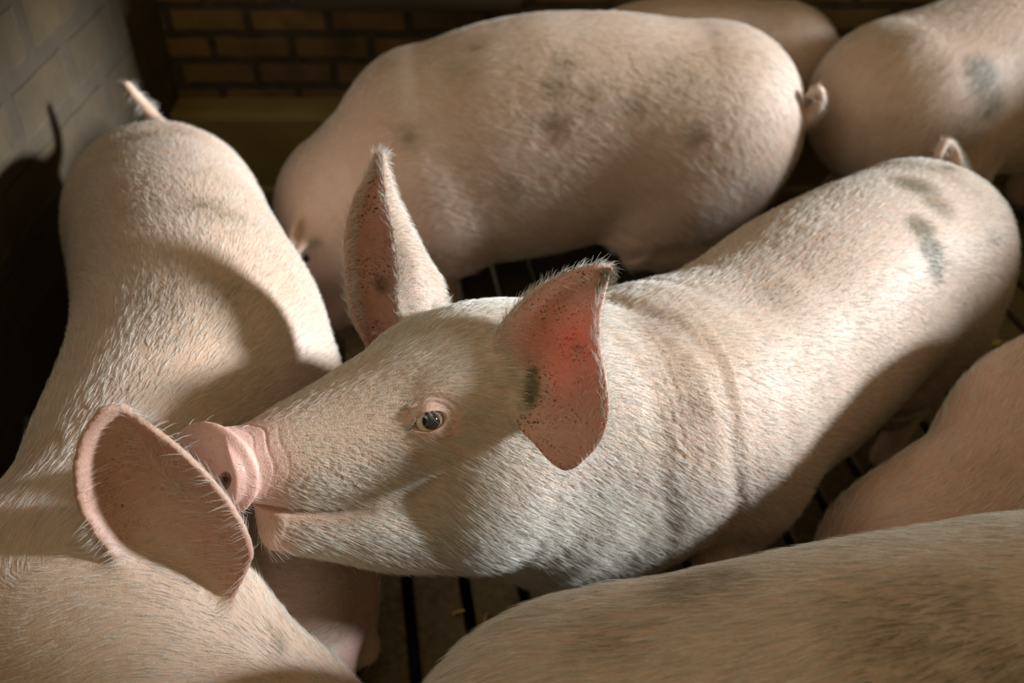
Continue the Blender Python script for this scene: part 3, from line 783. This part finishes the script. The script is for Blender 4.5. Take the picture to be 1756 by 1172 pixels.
        A.hair(60, lambda p, n: -ey*.9+en*.4-ex*.4, .013, lift=1.2, keep=lash, name='eyelashes', seed=8, jit=.12, rad=.00016, droop=.2)
    hooves(A, iA, HOOF)

def simple_pig(key, label, base, hip, sho, s, h, legs=None, tail=None, head=None, wide=1.0, deep=1.0, ears=(), dirt_shade=(), hairn=60000, skin=None, extra=None, hl=.022, neckr=None):
    if key not in ONLY: return
    g = Pig(label, base, skin or SKIN, HAIRM, h)
    info = pig_body(g.fd, hip, sho, s, wide, deep, legs, tail)
    if head:
        Oh, fh_, uh, hs = head
        hd = head_field(g.fd, Oh, fh_, uh, hs); snout_disc(g.fd, hd, .1); H = hd['H']
        n0 = sho-info['f']*.10*s
        mid = n0*.5+H(-.10, 0, -.04)*.5
        nr = tuple(neckr or (.155, .135, .105)); nh = nr[3] if len(nr) > 3 else 1.0
        g.fd.add(Sweep([(*n0, nr[0]*.93*s*wide, .16*s, .17*s), (*mid, nr[1]*s, .155*s*nh, .165*s), (*H(-.07, 0, -.03), nr[2]*s, .12*s*nh, .13*s)], n=2.1, m=60), .08*s)
    if extra: extra(g, info)
    for e in ears: g.ear(e[0], e[1] if len(e) > 1 else .0045, .02)
    g.build(); v = g.v
    if head:
        qq = (v-Oh)/hs; g.at['pink'] = np.clip((qq@hd['f']-.165)/.03, 0, 1)*(np.linalg.norm(qq, axis=1) < .33)
        for sd in (1, -1):       # the eyes
            r0 = H(-.0, sd*.0, .012); dr = unit(hd['l']*sd+hd['f']*.12+hd['u']*.15); t_ = np.linspace(0, .13*hs, 60)
            dd = g.fd(r0+dr*t_[:, None]); i = int(np.argmax(dd > 0)); pc = r0+dr*(t_[i]-.009*hs)
            th_ = np.linspace(0, math.pi, 13); ph_ = np.linspace(0, 2*math.pi, 16, endpoint=False)
            vs = [pc+.0145*hs*V(math.sin(a_)*math.cos(b_), math.sin(a_)*math.sin(b_), math.cos(a_)) for a_ in th_ for b_ in ph_]
            fc = np.array([(i_*16+j, i_*16+(j+1) % 16, (i_+1)*16+(j+1) % 16, (i_+1)*16+j) for i_ in range(12) for j in range(16)])
            mesh_obj('eye', vs, fc, EYE, g.root)
    g.at['ear'] *= 1.15 if key == 'B' else .7; g.at['pink'] = np.maximum(g.at['pink'], g.earmask*(.9 if key == 'C' else 0)); g.at['thin'] *= .4
    D = g.at['dirt_shade']
    for x, y, r, k in dirt_shade:
        hp = g.fd.hit(x, y)
        if hp is not None: np.maximum(D, blob(v, hp, (r,)*3, .9)*k, out=D)
    g.at['spot'] = g.at['ear']*.35
    g.finish()
    if not NOHAIR:
        pts_ = ([H(.25, 0, 0), H(0, 0, 0), H(-.12, 0, -.03)] if head else [])+[sho+V(0, 0, .05), hip, hip-info['f']*.25*s+V(0, 0, -.08)]
        fl = flow_along(pts_)
        keep = np.clip((v[:, 2]-.1)/.1, .1, 1)*(1-.9*g.at['ear'])
        if head: keep *= 1-.95*g.at['pink']
        g.hair(hairn, fl, hl, lift=.28, keep=keep, seed=ord(key), rad=.0002)
    hooves(g, info, HOOF, s)
    return g
EYE = plain_mat('dark_eye', (.01, .008, .007), .08)

# pig B: walking towards the camera at the left, its head turned down in the near corner
hB, sB = V(-.655, 1.57, .425), V(-.430, 1.07, .455)
simple_pig('B', 'pig against the left wall seen from above, its big pink ear close to the lens', (-.55, 1.3, 0), hB, sB, 1.12, .0055, wide=.95,
    tail=[(V(-.70, 1.76, .52), .03), (V(-.73, 1.82, .525), .018), (V(-.755, 1.84, .555), .014), (V(-.778, 1.84, .598), .010)],
    legs=dict(fl=V(-.25, .93, 0)), extra=lambda g, i: g.fd.add(Sweep([(*P(430, 850, 1.42), .12, .12, .12), (*P(510, 1010, 1.42), .095, .095, .095), (*P(540, 1200, 1.47), .06, .06, .06)]), .05),
    head=(P(300, 1115, 1.125), unit(P(640, 1240, 1.16)-P(300, 1115, 1.125)), unit(V(.25, -.15, 1)), 1.15),
    neckr=(.155, .138, .13),
    ears=[([[(255, 1010, 1.050), (300, 1040, 1.080), (345, 1060, 1.090), (385, 1040, 1.080), (415, 985, 1.060)],
            [(195, 950, 1.025), (260, 970, 1.065), (320, 985, 1.080), (375, 975, 1.070), (428, 945, 1.045)],
            [(145, 880, 1.000), (215, 890, 1.045), (290, 900, 1.065), (355, 890, 1.050), (404, 885, 1.020)],
            [(132, 810, 0.985), (190, 810, 1.025), (255, 815, 1.040), (312, 820, 1.030), (362, 828, 1.000)],
            [(145, 750, 0.980), (190, 745, 1.000), (235, 745, 1.010), (268, 762, 1.005), (306, 772, 0.990)],
            [(175, 705, 0.980), (195, 700, 0.985), (215, 700, 0.990), (222, 712, 0.990), (240, 722, 0.985)]], .0045)],
    dirt_shade=((240, 235, .06, .5), (300, 225, .05, .4), (350, 355, .05, .45), (390, 370, .04, .4), (300, 520, .09, .4), (360, 515, .06, .4), (480, 1105, .02, .9), (250, 480, .06, .25)),
    hairn=110000)

# pig C: big pig standing broadside in the middle distance
hC, sC = V(.37, 1.96, .455), V(-.17, 1.94, .415)
simple_pig('C', 'big pig standing sideways, with a curled tail and brown smears on its side', (.1, 1.95, 0), hC, sC, 1.20, .0065, wide=1.0, deep=1.12,
    tail=[(V(.50, 1.94, .50), .05), (V(.585, 1.91, .50), .020), (V(.622, 1.89, .50), .015), (V(.640, 1.88, .535), .013), (V(.632, 1.875, .575), .011), (V(.615, 1.87, .565), .008)],
    head=(P(560, 400, 2.20), unit(V(-.55, -.15, -.85)), unit(V(-.8, 0, .5)), 1.15),
    neckr=(.155, .155, .125, 1.22),
    ears=[([[(560, 335, 2.12), (575, 350, 2.13), (590, 375, 2.14), (590, 400, 2.14)],
            [(535, 350, 2.07), (545, 362, 2.10), (555, 385, 2.11), (560, 405, 2.10)],
            [(512, 375, 2.03), (520, 385, 2.06), (530, 400, 2.06), (540, 408, 2.05)],
            [(500, 410, 2.01), (506, 415, 2.02), (512, 420, 2.02), (520, 422, 2.01)],
            [(494, 448, 2.0), (496, 449, 2.0), (498, 450, 2.0), (500, 450, 2.0)]], .006)],
    dirt_shade=((965, 110, .04, .6), (955, 150, .04, .7), (950, 215, .05, .7), (1010, 160, .035, .6), (1000, 185, .03, .5), (1090, 180, .05, .5), (1190, 230, .04, .7), (815, 80, .04, .5), (790, 120, .06, .3), (700, 235, .04, .6), (1150, 120, .09, .3), (880, 320, .06, .3), (1230, 370, .08, .4), (1290, 330, .06, .3)),
    hairn=60000)

# pig D: behind C against the back wall
simple_pig('D', 'pig mostly hidden behind the big sideways pig, its back leaving the top of the picture', (.5, 2.33, 0), V(.62, 2.36, .43), V(.23, 2.36, .39), .95, .0075,
    head=(V(-.10, 2.30, .30), unit(V(-.8, 0, -.6)), unit(V(-.5, 0, .8)), 1.0), dirt_shade=((1300, 40, .08, .3),), hairn=25000)
# pig E: upper right
simple_pig('E', 'dirty pig in the far right corner with a dark grey patch on its side', (1.1, 2.1, 0), V(.92, 2.05, .475), V(1.47, 2.28, .48), 1.13, .0075,
    head=(V(1.72, 2.2, .40), unit(V(.9, -.2, -.35)), unit(V(.3, 0, .95)), 1.1),
    dirt_shade=((1685, 130, .06, 1.8), (1700, 175, .06, 1.2), (1650, 240, .09, .6), (1560, 60, .07, .4), (1610, 110, .05, .3)), hairn=45000)
# pig F: right, in the shade
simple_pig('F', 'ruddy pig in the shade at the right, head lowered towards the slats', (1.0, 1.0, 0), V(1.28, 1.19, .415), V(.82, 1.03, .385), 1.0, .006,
    head=(V(.55, .92, .24), unit(V(-.75, -.15, -.62)), unit(V(-.45, 0, .85)), 1.0), skin=SKIN_B, dirt_shade=((1650, 620, .12, .3), (1700, 800, .1, .2)), hairn=45000,
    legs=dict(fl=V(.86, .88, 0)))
# pig G: near bottom right, only its back in view
simple_pig('G', 'pig nearest the lens at the lower right, only its long bristly back in view', (.45, .55, 0), V(.125, .50, .425), V(.69, .595, .437), 1.08, .0055, deep=1.0,
    head=(V(.98, .60, .42), unit(V(.9, -.1, -.3)), unit(V(.3, 0, .95)), 1.0),
    dirt_shade=((1250, 990, .05, .4), (1190, 1010, .05, .45), (1580, 1110, .10, .5), (1650, 1060, .08, .4), (1730, 1150, .08, .6), (1050, 1090, .06, .25)), hairn=120000, hl=.028)

# bits of straw lying on the slats
STRAW = plain_mat('straw', (.46, .34, .12), .6)
def straw(c, ang, ln_, wd, label):
    c = np.asarray(c, float); d = V(math.cos(ang), math.sin(ang), 0); e = V(-d[1], d[0], 0); vs = []
    for k in range(5):
        x = (k/4-.5)*ln_; w_ = wd*(.35+.65*math.sin(math.pi*(k+.6)/5.2))
        z_ = .0008+.0025*math.sin(k*1.3)**2
        for s_, zz_ in ((-1, 0), (1, 0), (1, .0012), (-1, .0012)): vs.append(c+d*x+e*(s_*w_+.002*math.sin(k))+V(0, 0, z_+zz_))
    fc = []
    for k in range(4):
        for j in range(4): fc.append((4*k+j, 4*k+(j+1) % 4, 4*k+4+(j+1) % 4, 4*k+4+j))
    fc += [(3, 2, 1, 0), (16, 17, 18, 19)]
    return tag(mesh_obj('straw_flake', vs, fc, STRAW, smooth=False), label, 'straw')
straw(PZ(786, 1052, .001), .5, .022, .004, 'yellow straw flake on the slat below the chin of the pig looking up')
straw(PZ(833, 1062, .001), 1.45, .020, .002, 'thin upright sliver of straw on the slat beside the dark shaded floor')
straw(PZ(1700, 590, .001), .3, .05, .012, 'broad straw flake on the floor between two pigs at the right edge')
